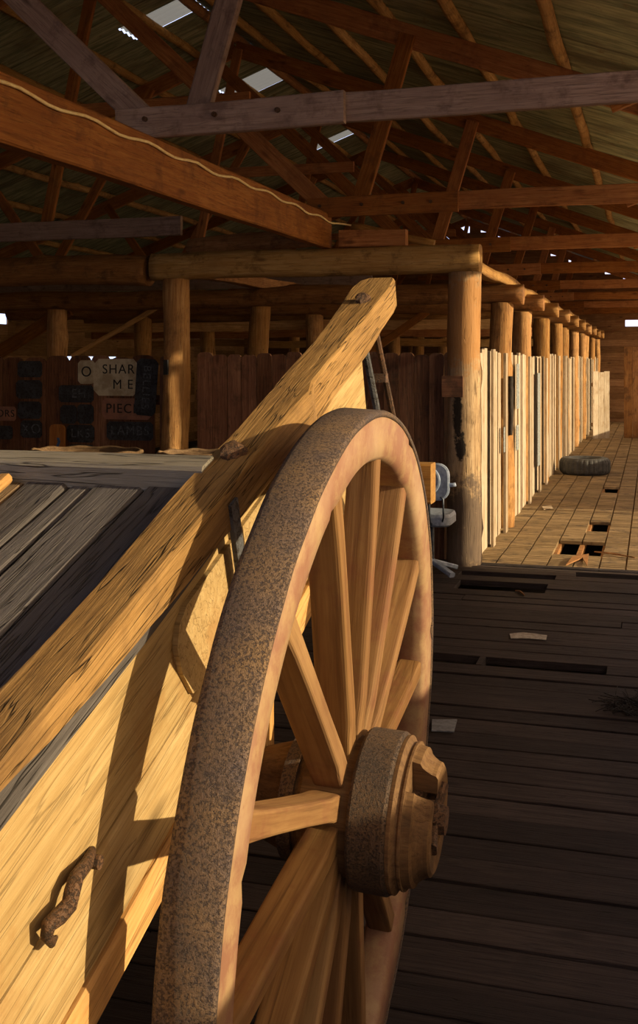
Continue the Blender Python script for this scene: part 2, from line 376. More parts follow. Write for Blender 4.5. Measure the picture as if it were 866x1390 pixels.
# bolt block on the rail where the cross piece meets it
def bolt(p, r, name='bolt'):
    mb = MB(); rings = []
    for k, (h, q) in enumerate([(-.006, 1.0), (.008, 1.05), (.016, .9), (.022, .55), (.024, .1)]):
        rings.append([Vector(p) + Mn * h + (Vector((1, 0, 0)) * math.cos(a) + T * math.sin(a)) * r * q * (1 + .22 * math.sin(3 * a + k) * (k < 4)) for a in [6.283 * j / 12 for j in range(12)]])
    mb.loft(rings); return mb.build(name, 'rust', cart)
for xx in (-.742, -2.158):
    bolt(L2(xx, 2.02, 0), .024); bolt(L2(xx - .005, 3.05, 0), .020)
# outer side, built the same left and right
for sgn in (1, -1):
    def sx(x): return x if sgn > 0 else -2.90 - x
    def side(name, x0, x1, *a, **k): return ctimber(name, min(sx(x0), sx(x1)), max(sx(x0), sx(x1)), *a, **k)
    side('edge_strip', -.745, -.722, .2, 2.42, -.103, -.036, 'greydark', wob=.004)
    side('edge_strip', -.742, -.722, 2.40, 2.95, -.122, -.098, 'panel', wob=.003)
    side('side_board', -.757, -.730, .25, 2.93, -.300, -.104, 'panel', wob=.002)
    side('side_board', -.757, -.731, .25, 2.95, -.440, -.303, 'panel', wob=.002)
    side('sill', -.79, -.722, .25, 2.97, -.510, -.442, 'gold', wob=.003)
    if sgn > 0:
        # raised cleat with rounded lower corner
        pr = [(1.645, -.17), (1.665, -.14), (1.70, -.125), (2.3, -.118), (2.3, -.275), (1.72, -.292), (1.675, -.275), (1.65, -.22)]
        m3 = MB(); m3.loft([[L2(x, s, w) for s, w in pr] for x in (-.731, -.720)]); m3.build('cleat', 'panel', cart)
        # iron strap from the rail down over the side
        m3 = MB(); m3.loft([[L2(-.703, 1.870 + d * .034 - .0, w) + Vector((0, 0, 0)) for d in (0, 1)] + [L2(-.694, 1.870 + d * .034, w) for d in (1, 0)] for w in (-.03, -.08, -.13, -.20, -.26)]); m3.build('iron_strap', 'strap', cart)
        # forged hook
        p = [onX(125, 1154, -.726), onX(118, 1172, -.715), onX(104, 1190, -.708), onX(98, 1210, -.705), onX(94, 1228, -.705), onX(80, 1244, -.705), onX(66, 1256, -.708), onX(63, 1270, -.712), onX(70, 1280, -.715), onX(76, 1272, -.718)]
        m3 = MB(); m3.tube(p, [.006, .009, .010, .011, .011, .011, .010, .008, .006, .003], 10); m3.build('iron_hook', 'rust', cart, smooth=True)
        m3 = MB(); c0 = onX(118, 1168, -.728); m3.tube([c0, c0 + Vector((.02, 0, 0))], .010, 10); m3.build('rivet', 'rust', cart)
    # stay rods from rail tip to the front end
    for (s0, w0, s1, w1, xx, rr_) in ((2.98, -.09, 3.09, -.40, -.735, .010), (3.03, -.08, 3.20, -.50, -.712, .009)):
        m3 = MB(); m3.tube([L2(sx(xx), s0, w0), L2(sx(xx), (s0 + s1) / 2, (w0 + w1) / 2), L2(sx(xx), s1, w1)], rr_, 8); m3.build('stay_rod', 'rust' if rr_ < .0095 else 'strap', cart)
    m3 = MB(); m3.box(sx(-.745), sx(-.700), 0, .03, -.012, .012); m3.build('rod_clamp', 'rust', cart, Matrix.Translation(L2(0, 3.05, -.22)))
# body floor, ends, bolster, axle
for i in range(9):
    x0 = -.76 - i * .153
    ctimber('floor_board', x0 - .148, x0, .28, 2.93, -.47, -.445, 'greydark')
timber('front_board', L2(-.76, 2.0, -.27), L2(-2.14, 2.0, -.27), .025, .36, 'greydark', cart, up=Mn)
timber('tail_board', L2(-.76, .27, -.26), L2(-2.14, .27, -.26), .025, .38, 'panel', cart, up=Mn)
timber('front_bolster', (-.605, 3.15, 1.298), (-2.295, 3.15, 1.298), .075, .115, 'gold', cart)
timber('axle', HUB + Vector((-.06, 0, .0)), Vector((-2.90 - HUB.x + .06, HUB.y, HUB.z)), .10, .11, 'logdark', cart)
for xx in (-.80, -2.10): timber('axle_block', (xx, 2.1, .80), (xx, 2.1, 1.045), .10, .16, 'gold', cart, up=(0, 1, 0))
for xx in (-.84, -2.06): ctimber('chassis_beam', xx - .04, xx + .04, .3, 2.95, -.60, -.512, 'logdark')

# ---- the wheel
AZ, CB = .010, -.054
nW = Vector((math.cos(AZ) * math.cos(CB), math.sin(AZ) * math.cos(CB), math.sin(CB))); yW = Vector((0, 0, 1)).cross(nW).normalized(); zW = nW.cross(yW)
MW = Matrix((nW, yW, zW)).transposed().to_4x4(); MW.translation = HUB      # local: x axle (outwards), y away, z up
R, RI, TW = .777, .676, .088
NS = 14; A0 = math.radians(5.7)
# felloe ring: the wheel part itself, with joints between the felloes
def ring_mesh(prof, n=168, joint=None):
    mb = MB(); rings = []
    for k in range(n + 1):
        a = 2 * math.pi * k / n; ring = []
        for (o, r_) in prof:
            rr_ = r_ + .0015 * noise.noise((math.cos(a) * 8, math.sin(a) * 8, r_ * 30)); oo = o + .0012 * noise.noise((math.cos(a) * 6, math.sin(a) * 6, o * 50 + 3))
            if joint and joint(k, n) and o > -.05: oo -= .004
            ring.append((oo, rr_ * math.sin(a), rr_ * math.cos(a)))
        rings.append(ring)
    rings[-1] = rings[0]; mb.loft(rings, cap=False); return mb
jt = lambda k, n: (k % 24) == 12
fe = ring_mesh([(-.080, R - .012), (-.080, RI + .010), (-.070, RI), (-.016, RI), (-.005, RI + .010), (-.003, RI + .03), (-.003, R - .014), (-.010, R - .011)], joint=jt)
wheel = fe.build('wheel', 'felloe', cart, MW, smooth=True); tag(wheel, 'spoked wheel with worn red painted rim')
for p in wheel.data.polygons: p.use_smooth = True
ty = ring_mesh([(-TW, R - .012), (-TW, R - .004), (-TW + .008, R), (-.006, R), (0, R - .005), (-.001, R - .013), (-.012, R - .0125)])
ty.build('tyre', 'tyre_iron', wheel, MW, smooth=True)
def spoke_mesh():
    mb = MB(); rings = []
    st = [(.09, .046, .056, -.038), (.135, .050, .058, -.038), (.165, .050, .060, -.038), (.21, .044, .066, -.038), (.35, .040, .066, -.040), (.5, .040, .064, -.041), (.60, .043, .062, -.042), (.655, .048, .060, -.043), (.690, .048, .058, -.043)]
    for r_, tw, ax, oc in st:
        a, b = ax / 2, tw / 2; pts = []
        for (cx_, cy_, t0) in ((a, b, 0), (-a, b, 1), (-a, -b, 2), (a, -b, 3)):
            q = .30
            rx, ry = ax * q * .5, tw * q * (.5 if r_ > .2 else .25)
            for k in range(4):
                t = (t0 + k / 3) * math.pi / 2
                pts.append((oc + (cx_ - math.copysign(rx, cx_)) + rx * math.cos(t), (cy_ - math.copysign(ry, cy_)) + ry * math.sin(t), r_))
        rings.append([(p[2], p[0], p[1]) for p in pts])
    mb.loft(rings); return mb.mesh('spoke')
sm = spoke_mesh(); sm.materials.append(MATS['spoke'])
for p in sm.polygons: p.use_smooth = len(p.vertices) == 4 and False
for k in range(NS):
    a = A0 + 2 * math.pi * k / NS
    d = yW * math.sin(a) + zW * math.cos(a)              # spoke direction
    yy = nW; zz = d.cross(yy)
    M = Matrix((d, yy, zz)).transposed().to_4x4(); M.translation = HUB
    link('spoke', sm, M, wheel)
def lathe_obj(name, prof, mat, n=56, a0=0, a1=2 * math.pi, smooth=False):
    mb = MB(); mb.lathe(prof, n, a0, a1); o = mb.build(name, mat, wheel, MW, smooth)
    return o
lathe_obj('nave', [(-.20, .03), (-.20, .085), (-.17, .095), (-.10, .118), (-.09, .128), (.012, .132), (.012, .05), (.0, .03)], 'nave')
lathe_obj('hub_band', [(.008, .120), (.008, .147), (.014, .151), (.076, .151), (.082, .147), (.082, .120)], 'band_iron')
lathe_obj('rear_band', [(-.135, .09), (-.135, .119), (-.105, .126), (-.105, .09)], 'tyre_iron')
lathe_obj('nave_front', [(.03, .04), (.03, .118), (.083, .145), (.090, .146), (.096, .136), (.100, .133), (.104, .137), (.108, .137), (.108, .04)], 'nave')
# stepped nose of the nave with a slot cut out of it (angles measured from local +y towards +z)
g0, g1 = math.radians(112), math.radians(140)
lathe_obj('nave_nose', [(.106, .062), (.106, .132), (.112, .130), (.124, .128), (.128, .119), (.136, .112), (.146, .106), (.153, .104), (.157, .097), (.155, .062)], 'nave', 52, g1 - 2 * math.pi, g0)
lathe_obj('nose_core', [(.100, .03), (.100, .064), (.128, .064), (.128, .03)], 'rust', 32)
mb = MB(); rings = []
for o, r_ in ((.10, .036), (.150, .036), (.158, .030), (.172, .028), (.174, .006)):
    rings.append([(o, r_ * math.cos(t), r_ * math.sin(t)) for t in [6.283 * j / 8 for j in range(8)]])
mb.loft(rings); mb.build('axle_nut', 'rust', wheel, MW)
for aa in (60, 150, 215, 330):
    a = math.radians(aa); d = yW * math.cos(a) + zW * math.sin(a)
    timber('nut_lug', HUB + nW * .150 + d * .02, HUB + nW * .156 + d * .068, .035, .016, 'rust', wheel, up=nW)
# the far wheel is the same wheel turned about
for w_old in [wheel]:
    M2 = Matrix.Translation(Vector((-2.90 - HUB.x, HUB.y, HUB.z))) @ Matrix.Rotation(math.pi, 4, 'Z') @ MW.to_3x3().to_4x4()
    c = copy_tree(wheel, M2, cart); tag(c, 'far side wheel, hidden by the cart body')

# ================================================================== FLOORS
fholes = []
for (u0, v0, u1, v1) in ((620, 778, 755, 787), (780, 778, 866, 785), (617, 793, 743, 800), (560, 888, 650, 901), (655, 898, 825, 903)):
    pc = [onZ(u0, v0, 0), onZ(u1, v0, 0), onZ(u0, v1, 0), onZ(u1, v1, 0)]; yc = sum(q.y for q in pc) / 4
    fholes.append(((pc[0].x + pc[2].x) / 2, (pc[1].x + pc[3].x) / 2, yc - .04, yc + .04))
fl = MB(); y = -.6; k = 0
slots = {4.94: .025, 5.75: .02, 7.1: .01, 4.1: .012}
edges = []
while y < 8.86:
    wd = .168 + .012 * math.sin(k * 2.3); gap = .006 + .005 * RND.random()
    y1 = min(y + wd, 8.90)
    # each strip is made of butted planks
    x = -7.6 + RND.random() * 1.5
    xa = -7.6
    while xa < 2.0:
        xb = min(2.0, xa + 3.5 + 3 * RND.random()); ya, yb = y, y1
        for h in fholes:
            if h[2] - .06 < (y + y1) / 2 < h[3] + .06:
                if xa < h[0] < xb: xb = h[0]
                elif h[0] <= xa < h[1]: xa = h[1] + .001; xb = min(2.0, xa + 3)
        tz = .006 * RND.random()
        t = RND.random(); n = 6
        rings = []
        for i in range(n + 1):
            xx = xa + (xb - xa) * i / n; w1 = .004 * noise.noise((xx * 3, y * 7, 1)); w2 = .004 * noise.noise((xx * 3, y * 7, 9)); zz = tz + .004 * noise.noise((xx, y * 5, 4))
            rings.append([(xx, ya + w1, -.04), (xx, yb + w2, -.04), (xx, yb + w2, zz - .002), (xx, yb + w2 - .004, zz), (xx, ya + w1 + .004, zz), (xx, ya + w1, zz - .002)])
        # broken-out stretches
        if not ((abs(y - 8.55) < .09 and -1.35 < (xa + xb) / 2 < 2.5 and False)):
            fl.loft(rings, tint=t)
        xa = xb + .006
    extra = 0
    for ys, g in slots.items():
        if y < ys <= y + wd + .02: extra = g
    y = y1 + gap + extra; k += 1
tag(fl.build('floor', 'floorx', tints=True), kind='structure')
timber('floor', (-7.6, 8.98, -.03), (2.0, 8.98, -.03), .09, .07, 'greydark').__setitem__('kind', 'structure')
# slatted aisle floor with missing pieces
holes = []
for (u0, v0, u1, v1) in ((790, 708, 820, 721), (765, 736, 804, 752), (811, 661, 828, 668)):
    a = onZ(u0, (v0 + v1) / 2, 0); b = onZ(u1, (v0 + v1) / 2, 0); c_ = onZ((u0 + u1) / 2, v1, 0); d_ = onZ((u0 + u1) / 2, v0, 0)
    holes.append((a.x, b.x, c_.y, d_.y))
gr = MB(); px = .205; nx = 17
for i in range(nx):
    x0 = -1.43 + i * px
    yy = 9.05
    run = RND.random()
    while yy < 31:
        pw = .082 if yy < 20 else .17
        cx_, cy_ = x0 + px / 2, yy + pw / 2
        if not any(h[0] - .04 < cx_ < h[1] + .04 and h[2] - .02 < cy_ < h[3] + .02 for h in holes):
            zz = .004 * noise.noise((cx_ * 4, cy_ * 3, 0))
            j = .002 * RND.random()
            gr.box(x0 + .006 + j, x0 + px - .006, yy + .005, yy + pw - .005, -.03, zz, tint=.5 + .5 * noise.noise((cx_ * 9, cy_ * 7, 2)) + .2 * (RND.random() - .5))
        yy += pw
g = gr.build('floor', 'grate', tints=True); tag(g, kind='structure')
mb = MB(); 
for i in range(0, nx + 1): mb.box(-1.43 + i * px - .02, -1.43 + i * px + .02, 9.05, 31, -.10, -.032)
tag(mb.build('floor', 'logdark'), kind='structure')
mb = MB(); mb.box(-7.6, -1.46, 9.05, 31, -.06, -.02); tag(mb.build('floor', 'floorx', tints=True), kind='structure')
mb = MB(); mb.box(-60, 70, -50, 90, -.75, -.7); tag(mb.build('ground', 'sand'), kind='structure')
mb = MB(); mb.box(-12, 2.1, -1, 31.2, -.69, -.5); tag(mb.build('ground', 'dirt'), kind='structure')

# ================================================================== ROOF
RX, RZ, SL = -4.8, 5.36, .37                      # ridge x, rafter underside at ridge, slope
def roofz(x): return RZ - SL * abs(x - RX)
EAVE_R, EAVE_L = 1.22, -11.9  # right eave drawn in out of view so sun reaches the post tops
Y0, Y1 = -2.5, 31.4
# trusses
TR = [5.5 + 3.45 * k for k in range(8)]
for k, ty_ in enumerate(TR):
    t = empty('roof_truss', (-2.7, ty_, 2.85), '', 'roof truss', 'roof trusses across the shed')
    t['label'] = (ORD[k] + ' roof truss from the front, grey tie beam over the cart' if k == 0 else ORD[k] + ' roof truss from the front, reddish sawn tie beam and struts') if k < 4 else 'sawn timber roof truss far down the dim aisle'
    rm = 'redbeam'; tm = 'tie' if k == 0 else 'redbeam'
    zc = lambda x: roofz(x) + .05
    timber('rafter', (RX, ty_ + .05, zc(RX)), (EAVE_R + .2, ty_ + .05, zc(EAVE_R + .2)), .05, .19, rm, t, wob=.006)
    timber('rafter', (RX, ty_ + .05, zc(RX)), (EAVE_L, ty_ + .05, zc(EAVE_L)), .05, .19, rm, t, wob=.006)
    timber('tie_beam', (-2.78, ty_ - .07, 2.935 if k else 2.93), (-1.50, ty_ - .07, 2.945), .05, .165, tm, t, wob=.005)
    timber('tie_beam', (-1.62, ty_ - .015, 2.955), (EAVE_R, ty_ - .015, 2.955), .05, .15, tm, t, wob=.005)
    timber('tie_beam', (-3.95, ty_ - .02, 2.84), (-10.9, ty_ - .02, 2.84), .05, .17, 'tie', t, wob=.006)
    timber('strut', (-2.62, ty_ + .01, 2.93), (-5.1, ty_ + .01, zc(-5.1)), .05, .145, 'tie' if k == 0 else rm, t, wob=.004)
    timber('strut', (-2.36, ty_ + .005, 2.93), (-1.93, ty_ + .005, zc(-1.93)), .045, .15, 'tie' if k == 0 else rm, t, wob=.004, up=(0, 1, 0)) if False else timber('strut', (-2.36, ty_ + .005, 2.93), (-1.93, ty_ + .005, zc(-1.93)), .05, .14, 'tie' if k == 0 else rm, t)
    timber('strut', (-5.3, ty_ + .01, 2.9), (-4.75, ty_ + .01, zc(-4.75)), .05, .11, rm, t)
    timber('strut', (-7.2, ty_ + .01, 2.9), (-5.9, ty_ + .01, zc(-5.9)), .05, .12, rm, t)
    timber('strut', (-7.4, ty_ + .01, 2.9), (-8.3, ty_ + .01, zc(-8.3)), .05, .12, rm, t)
    timber('strut', (-.2, ty_ + .03, 2.9), (.9, ty_ + .03, zc(.9)), .045, .1, rm, t)
    if k:
        timber('collar', (-3.3, ty_ - .05, 3.9), (-6.1, ty_ - .05, 3.9), .04, .12, rm, t)
    for bx in (-2.66, -2.3, -1.95, -1.72) if k else (-2.6, -2.2, -1.85):
        m = MB(); m.tube([(bx, ty_ - .115, 2.945), (bx, ty_ - .095, 2.945)], .014, 8); m.build('bolt_head', 'rust', t)
# purlins
pxs = [-4.35, -3.65, -2.92, -2.18, -1.48, -.70, .05, .8]
pl_lab = {-.70: 'knotty pole purlin under the roof iron, nearest the top right corner', -1.48: 'rough pole purlin second in from the top right corner', -2.18: 'rough pole purlin third in from the top right corner'}
for x in pxs + [-5.3, -6.05, -6.8, -7.55, -8.3, -9.1, -9.9, -10.7]:
    zz = roofz(x) + .15 + .045
    o = log('purlin', (x, 3.0, zz), (x + .05, Y1 - .2, zz), .052, .046, 'pole', wob=.014, n=10, knots=26)
    tag(o, pl_lab.get(x, 'round pole purlin running the length of the dim roof'), 'purlin', 'pole purlins under the roof iron')
o = log('ridge_pole', (RX, 3.0, RZ + .18), (RX, Y1 - .2, RZ + .18), .06, .06, 'logdark', wob=.01, n=10); tag(o, 'dark ridge pole at the very top of the roof', 'ridge pole')
# corrugated iron
def corrugated(x0, x1, y0, y1, name, mat, dz=0, kind='structure'):
    mb = MB(); P = .076 * 1.5; n = int((y1 - y0) / P * 5); m = max(2, int(abs(x1 - x0) / .9)); rings = []
    for i in range(m + 1):
        x = x0 + (x1 - x0) * i / m; step = 0
        rings.append([(x, y0 + (y1 - y0) * j / n, roofz(x) + .245 + dz + .011 * math.sin(2 * math.pi * (y0 + (y1 - y0) * j / n) / P)) for j in range(n + 1)])
    mb.loft(rings, cap=False, close=False); o = mb.build(name, mat, smooth=True)
    if kind: o['kind'] = kind
    return o
sky = [(-5.65, -4.85, 9.35, 10.15), (-5.5, -4.85, 11.0, 11.9), (-5.3, -4.75, 13.6, 14.9), (-5.6, -4.9, 18.0, 18.9), (-1.0, .0, 22.5, 23.3)]
corrugated(RX + .015, EAVE_R + .12, Y0, Y1, 'ceiling', 'roof_iron')
# left slope laid in strips round the skylights
ys = [Y0, 9.2, 9.65, 11.0, 11.45, 13.9, 14.6, 18.0, 18.4, Y1]
for i, (a, b) in enumerate(zip(ys[:-1], ys[1:])):
    if i % 2: 
        corrugated(-5.62, EAVE_L, a, b, 'ceiling', 'roof_iron')
        o = corrugated(-4.86, -5.60, a, b, 'skylight_sheet', 'skylight', .006, None); tag(o, 'pale translucent corrugated roof sheet near the ridge, ' + {1: 'nearest', 3: 'second', 5: 'third', 7: 'furthest'}[i] + ' down the shed', 'skylight', 'skylight sheets at the ridge')
    else: corrugated(RX - .015, EAVE_L, a, b, 'ceiling', 'roof_iron')

# long beam on the left at eye-catching slant, lying along the shed on the header log
big = timber('long_beam', (-2.53, 1.4, 2.655), (-2.64, 8.98, 2.745), .09, .29, 'redbeam', wob=.004, c=.01)
tag(big, 'deep orange brown sawn beam running overhead from upper left', 'beam')
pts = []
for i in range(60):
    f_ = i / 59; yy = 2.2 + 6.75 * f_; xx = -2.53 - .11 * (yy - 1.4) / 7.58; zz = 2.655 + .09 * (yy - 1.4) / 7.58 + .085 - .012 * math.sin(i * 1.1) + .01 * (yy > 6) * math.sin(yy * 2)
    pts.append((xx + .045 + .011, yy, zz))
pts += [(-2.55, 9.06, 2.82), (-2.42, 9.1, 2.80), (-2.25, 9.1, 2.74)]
mb = MB(); mb.tube(pts, .0085, 8); tag(mb.build('sun_strip', 'sun_strip', smooth=True), 'pale yellow strip standing in for sunlight along the long beam', 'sun_strip')  # thin pale tube added to stand in for a strip of sunlight

# ================================================================== POSTS, HEADER LOGS, PEN FENCES
ROWS = [8.95] + [8.95 + 2.14 * k for k in range(1, 11)]
COLS = [-1.47, -4.02, -6.42]
def post_prof(t): return 1 + .08 * math.sin(t * 5) 
for k, ry in enumerate(ROWS):
    for ci, cx_ in enumerate(COLS):
        ztop = 2.37 if k == 0 else 2.23
        if k == 0 and ci == 2: continue
        rad = .140 if (k == 0 and ci == 0) else (.122 if k == 0 else .118 - .012 * (k > 3))
        x = cx_ + (0 if k == 0 else .03 * math.sin(k * 2.1 + ci)); 
        o = log('log_post', (x, ry, -.03), (x + .015, ry, ztop), rad * 1.02, rad * .93, 'post_burnt' if (k == 0 and ci == 0) else 'log', wob=.022 if k else .012, n=22, knots=5, seed=k * 7.3 + ci * 3.1 + 1)
        if ci == 0:
            if k == 0: lab = 'thick round post with burnt patch, nearest at the aisle corner'
            elif k < 9: lab = 'round log post beside the lit aisle, ' + ORD[k] + ' along from the burnt corner post'
            else: lab = 'thin far round post at the end of the aisle row'
            g_ = 'round posts along the aisle'
        else:
            if k == 0: lab = 'tall round post with a slot, standing between stencil wall and plank fence'
            elif k == 1: lab = 'round log post behind the plank fence ' + ('right of' if ci == 1 else 'left of') + ' the slotted post, front row'
            else: lab = 'round log post deep in the dim pens'
            g_ = 'round posts in the pens'
        tag(o, lab, 'post', g_)
        if k == 0 and ci == 0:
            m = MB(); m.box(x - .15, x + .02, ry - .150, ry - .09, 1.36, 1.53); m.build('nailed_block', 'fence', o)
        if k == 0 and ci == 1:
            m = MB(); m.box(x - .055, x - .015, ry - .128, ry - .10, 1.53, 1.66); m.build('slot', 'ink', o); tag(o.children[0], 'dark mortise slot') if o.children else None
# header logs across
o = log('header_log', (-4.22, 8.95, 2.475), (-1.33, 8.95, 2.48), .13, .125, 'pole', wob=.01, n=24, flat=.9, knots=3, seed=4.4); tag(o, 'pale squared header log on top of the burnt corner post', 'header log')
o = log('header_log', (-8.0, 8.95, 2.48), (-4.27, 8.95, 2.47), .125, .135, 'logdark', wob=.03, n=20, knots=6, seed=9.4); tag(o, 'knobbly dark header log at far left, above the stencil wall', 'header log')
for k, ry in enumerate(ROWS[1:]):
    o = log('header_log', (-8.4, ry, 2.32), (-1.22, ry, 2.33), .105, .10, 'logdark' if k < 2 else 'log', wob=.03, n=16, knots=7, seed=k * 3.3 + 2)
    tag(o, 'round header log across the pens, ' + ORD[k + 1] + ' row back' if k < 6 else 'far header log across the pens', 'header log', 'header logs over the pens')
# plates along the post tops
o = timber('wall_plate', (-1.46, 9.2, 2.47), (-1.46, 31, 2.47), .10, .10, 'gold', wob=.015); tag(o, 'lit top plate running back over the aisle posts', 'beam')
o = timber('wall_plate', (-4.02, 9.3, 2.48), (-4.02, 31, 2.48), .12, .12, 'logdark', wob=.015); tag(o, 'dark top plate running back over the inner pen posts', 'beam')
o = timber('timber_block', (-2.52, 8.98, 2.675), (-1.95, 9.0, 2.67), .12, .14, 'redbeam', wob=.006); tag(o, 'short squared reddish block lying on the header log beside the long beam end', 'timber')
o = log('splintered_offcut', (-2.45, 9.13, 2.80), (-1.75, 9.14, 2.64), .055, .03, 'gold', wob=.04, n=10); tag(o, 'bright splintered offcut leaning over the reddish block on the header log', 'timber')
o = log('rough_log', (-3.95, 9.15, 2.66), (-2.7, 9.0, 2.70), .09, .08, 'logdark', wob=.04, n=14, knots=6); tag(o, 'rough dark log lying on the header log behind the long beam', 'log')
# pen braces behind
o = timber('diagonal_brace', (-6.30, 11.2, 1.70), (-5.25, 11.2, 2.24), .04, .05, 'gold'); tag(o, 'thin slanting brace behind the stencil wall', 'brace')
o = timber('diagonal_brace', (-3.85, 13.2, 1.4), (-2.6, 13.2, 2.25), .05, .09, 'redbeam'); tag(o, 'slanting brace board behind the plank fence', 'brace')
o = timber('diagonal_brace', (-8.2, 11.5, 1.35), (-6.5, 11.5, 2.25), .05, .16, 'redbeam'); tag(o, 'wide slanting board at far left behind the stencil wall', 'brace')
for k, (ry, z_) in enumerate(((13.42, 2.1), (15.56, 2.05), (17.7, 1.95))):
    o = timber('pen_rail', (-8.4, ry, z_), (-1.6, ry, z_), .05, .12, 'gold' if k != 1 else 'redbeam', wob=.02); tag(o, ['lowest nearest', 'middle', 'furthest'][k] + ' sawn rail across the pens behind the fence', 'rail', 'sawn rails across the pens')

def plank(name, A, w, h, th, mat, parent, nrm, top='round', lean=0):
    """upright plank: A = foot centre, faces direction nrm; grain local X is up"""
    nrm = Vector(nrm).normalized(); up = Vector((0, 0, 1)); sidev = up.cross(nrm).normalized()
    M = Matrix((up, sidev, nrm)).transposed().to_4x4(); M.translation = Vector(A)
    sd = RND.random() * 99; prof = []
    c = w * .22 if top == 'round' else .004
    L = []; Rr = []
    n = 9
    for i in range(n + 1):
        z = (h - c) * i / n; L.append((z, -w / 2 + .005 * noise.noise((z * 3, sd, 0)))); Rr.append((z, w / 2 + .005 * noise.noise((z * 3, sd, 5))))
    out = L + [(h - c * .3, -w / 2 + c * .45), (h, -w / 2 + c * 1.2), (h, w / 2 - c * 1.2), (h - c * .3, w / 2 - c * .45)] + Rr[::-1]
    mb = MB(); mb.loft([[(a, b + lean * a, d) for a, b in out] for d in (-th / 2, th / 2)])
    return mb.build(name, mat, parent, M)
# the plank fence facing us, right of the slotted post
f = empty('plank_fence', (-2.8, 9.12, 0), 'dark red brown upright plank fence between the slotted post and burnt corner post', 'fence')
x = -3.88
while x < -1.62:
    w_ = .125 + .03 * RND.random(); plank('plank', (x + w_ / 2, 9.12 + .006 * RND.random(), 0), w_ - .006, 1.715 + .03 * (RND.random() - .5), .022, 'fence', f, (0, -1, 0)); x += w_
for z_ in (.4, 1.35): timber('rail', (-3.9, 9.165, z_), (-1.6, 9.165, z_), .05, .09, 'fence', f)
f = empty('stencil_wall', (-5.8, 9.12, 0), 'dark plank wall at far left hung with stencil plates', 'fence')
x = -7.6
while x < -4.18:
    w_ = .19 + .05 * RND.random(); plank('plank', (x + w_ / 2, 9.12, 0), min(w_, -4.16 - x) - .006, 1.69 + .03 * (RND.random() - .5), .022, 'fence', f, (0, -1, 0)); x += w_
for z_ in (.4, 1.3): timber('rail', (-7.6, 9.165, z_), (-4.16, 9.165, z_), .05, .09, 'fence', f)
# aisle fences, one per bay
for k in range(10):
    y0_, y1_ = ROWS[k] + (.165 if k else .2), ROWS[k + 1] - .155
    f = empty('aisle_fence', (-1.44, (y0_ + y1_) / 2, 0), 'pale weathered upright planks between aisle posts, ' + ORD[k] + ' bay from the burnt corner post', 'fence', 'pale plank fences along the aisle')
    y = y0_; n = 0
    wid = .15 if k < 5 else .2
    while y < y1_ - .05:
        w_ = min(wid + .04 * RND.random(), y1_ - y)
        off = .03 * (RND.random() < .4)
        plank('plank', (-1.40 - off - .01 * RND.random() + (.05 if (n % 5 == 4) else 0), y + w_ / 2, 0), w_ - .008, 1.74 + .05 * (RND.random() - .5) - .02 * (k % 3), .024, 'pale', f, (1, 0, 0), top='square'); y += w_; n += 1
    for z_ in (.35, 1.4): timber('rail', (-1.475, y0_, z_), (-1.475, y1_, z_), .05, .08, 'fence', f)
    # faded printed marks, cloth rags nailed to boards
    if k == 0:
        m = MB(); m.box(-1.352, -1.346, 10.55, 10.78, .78, 1.02); tag(m.build('faded_stamp', 'faded_print', f), 'faded grey stencil mark')
    if k == 1:
        for (a, b, z0_, z1_) in ((11.6, 11.85, 1.15, 1.62), (11.55, 11.8, .72, .98)):
            m = MB(); m.box(-1.352, -1.346, a, b, z0_, z1_); tag(m.build('faded_stamp', 'faded_print', f), 'faded grey stencil mark')
    if k == 2:
        m = MB(); m.box(-1.352, -1.346, 13.8, 14.1, .35, 1.5); tag(m.build('faded_stamp', 'faded_print', f), 'long faded grey stencil mark')
# dark rag hanging from the second post
m = MB(); rings = []
for i in range(14):
    t_ = i / 13; zz = 1.50 - .58 * t_; w_ = .05 + .035 * math.sin(t_ * 5.5) + .02 * t_; rings.append([(-1.335 + .02 * math.cos(a) + .008 * noise.noise((t_ * 9, a, 0)), 11.0 + (w_ + .02 * noise.noise((t_ * 7, a, 5))) * math.sin(a) + .03 * math.sin(t_ * 4), zz) for a in [6.283 * j / 10 for j in range(10)]])
m.loft(rings); tag(m.build('rag', 'charcoal', smooth=True), 'black rag hanging on the second aisle post', 'rag')
# leaning sheet near the far end, cross partition
f = empty('plank_gate', (-.95, 24.4, 0), 'pale three plank gate standing out from the far aisle fence', 'gate')
for i in range(3): plank('plank', (-1.15 + i * .11, 24.15 + i * .11, 0), .15, 1.43 - .02 * (i == 1), .025, 'pale', f, (.7, -.7, 0), top='square', lean=0)
for z_ in (.3, 1.15): timber('batten', (-1.23, 24.12, z_), (-.90, 24.45, z_), .03, .08, 'pale', f)
f = empty('cross_partition', (.7, 24.6, 0), 'brown plank partition across the far right of the aisle', 'fence')
x = -.58
while x < 1.9:
    plank('plank', (x + .09, 24.6, 0), .172, 1.95 + .02 * RND.random(), .025, 'logdark', f, (0, -1, 0), top='square'); x += .18
timber('rail', (-.58, 24.64, 1.2), (1.9, 24.64, 1.2), .05, .1, 'logdark', f)

# ================================================================== WALLS
def board_wall(name, mat, axis, pos, a0, a1, z0, z1, step=.2, skip=lambda a, z: False, horiz=True, th=.03):
    mb = MB(); z = z0
    while z < z1:
        zz = min(z + step, z1); a = a0
        while a < a1:
            b = min(a + 1.5, a1)
            if not skip((a + b) / 2, (z + zz) / 2):
                if axis == 'x': mb.box(pos - th / 2, pos + th / 2, a, b, z - .002, zz, tint=RND.random())
                else: mb.box(a, b, pos - th / 2, pos + th / 2, z + .003, zz - .003, tint=RND.random())
            a = b
        z = zz
    o = mb.build(name, mat, tints=True); o['kind'] = 'structure'; return o
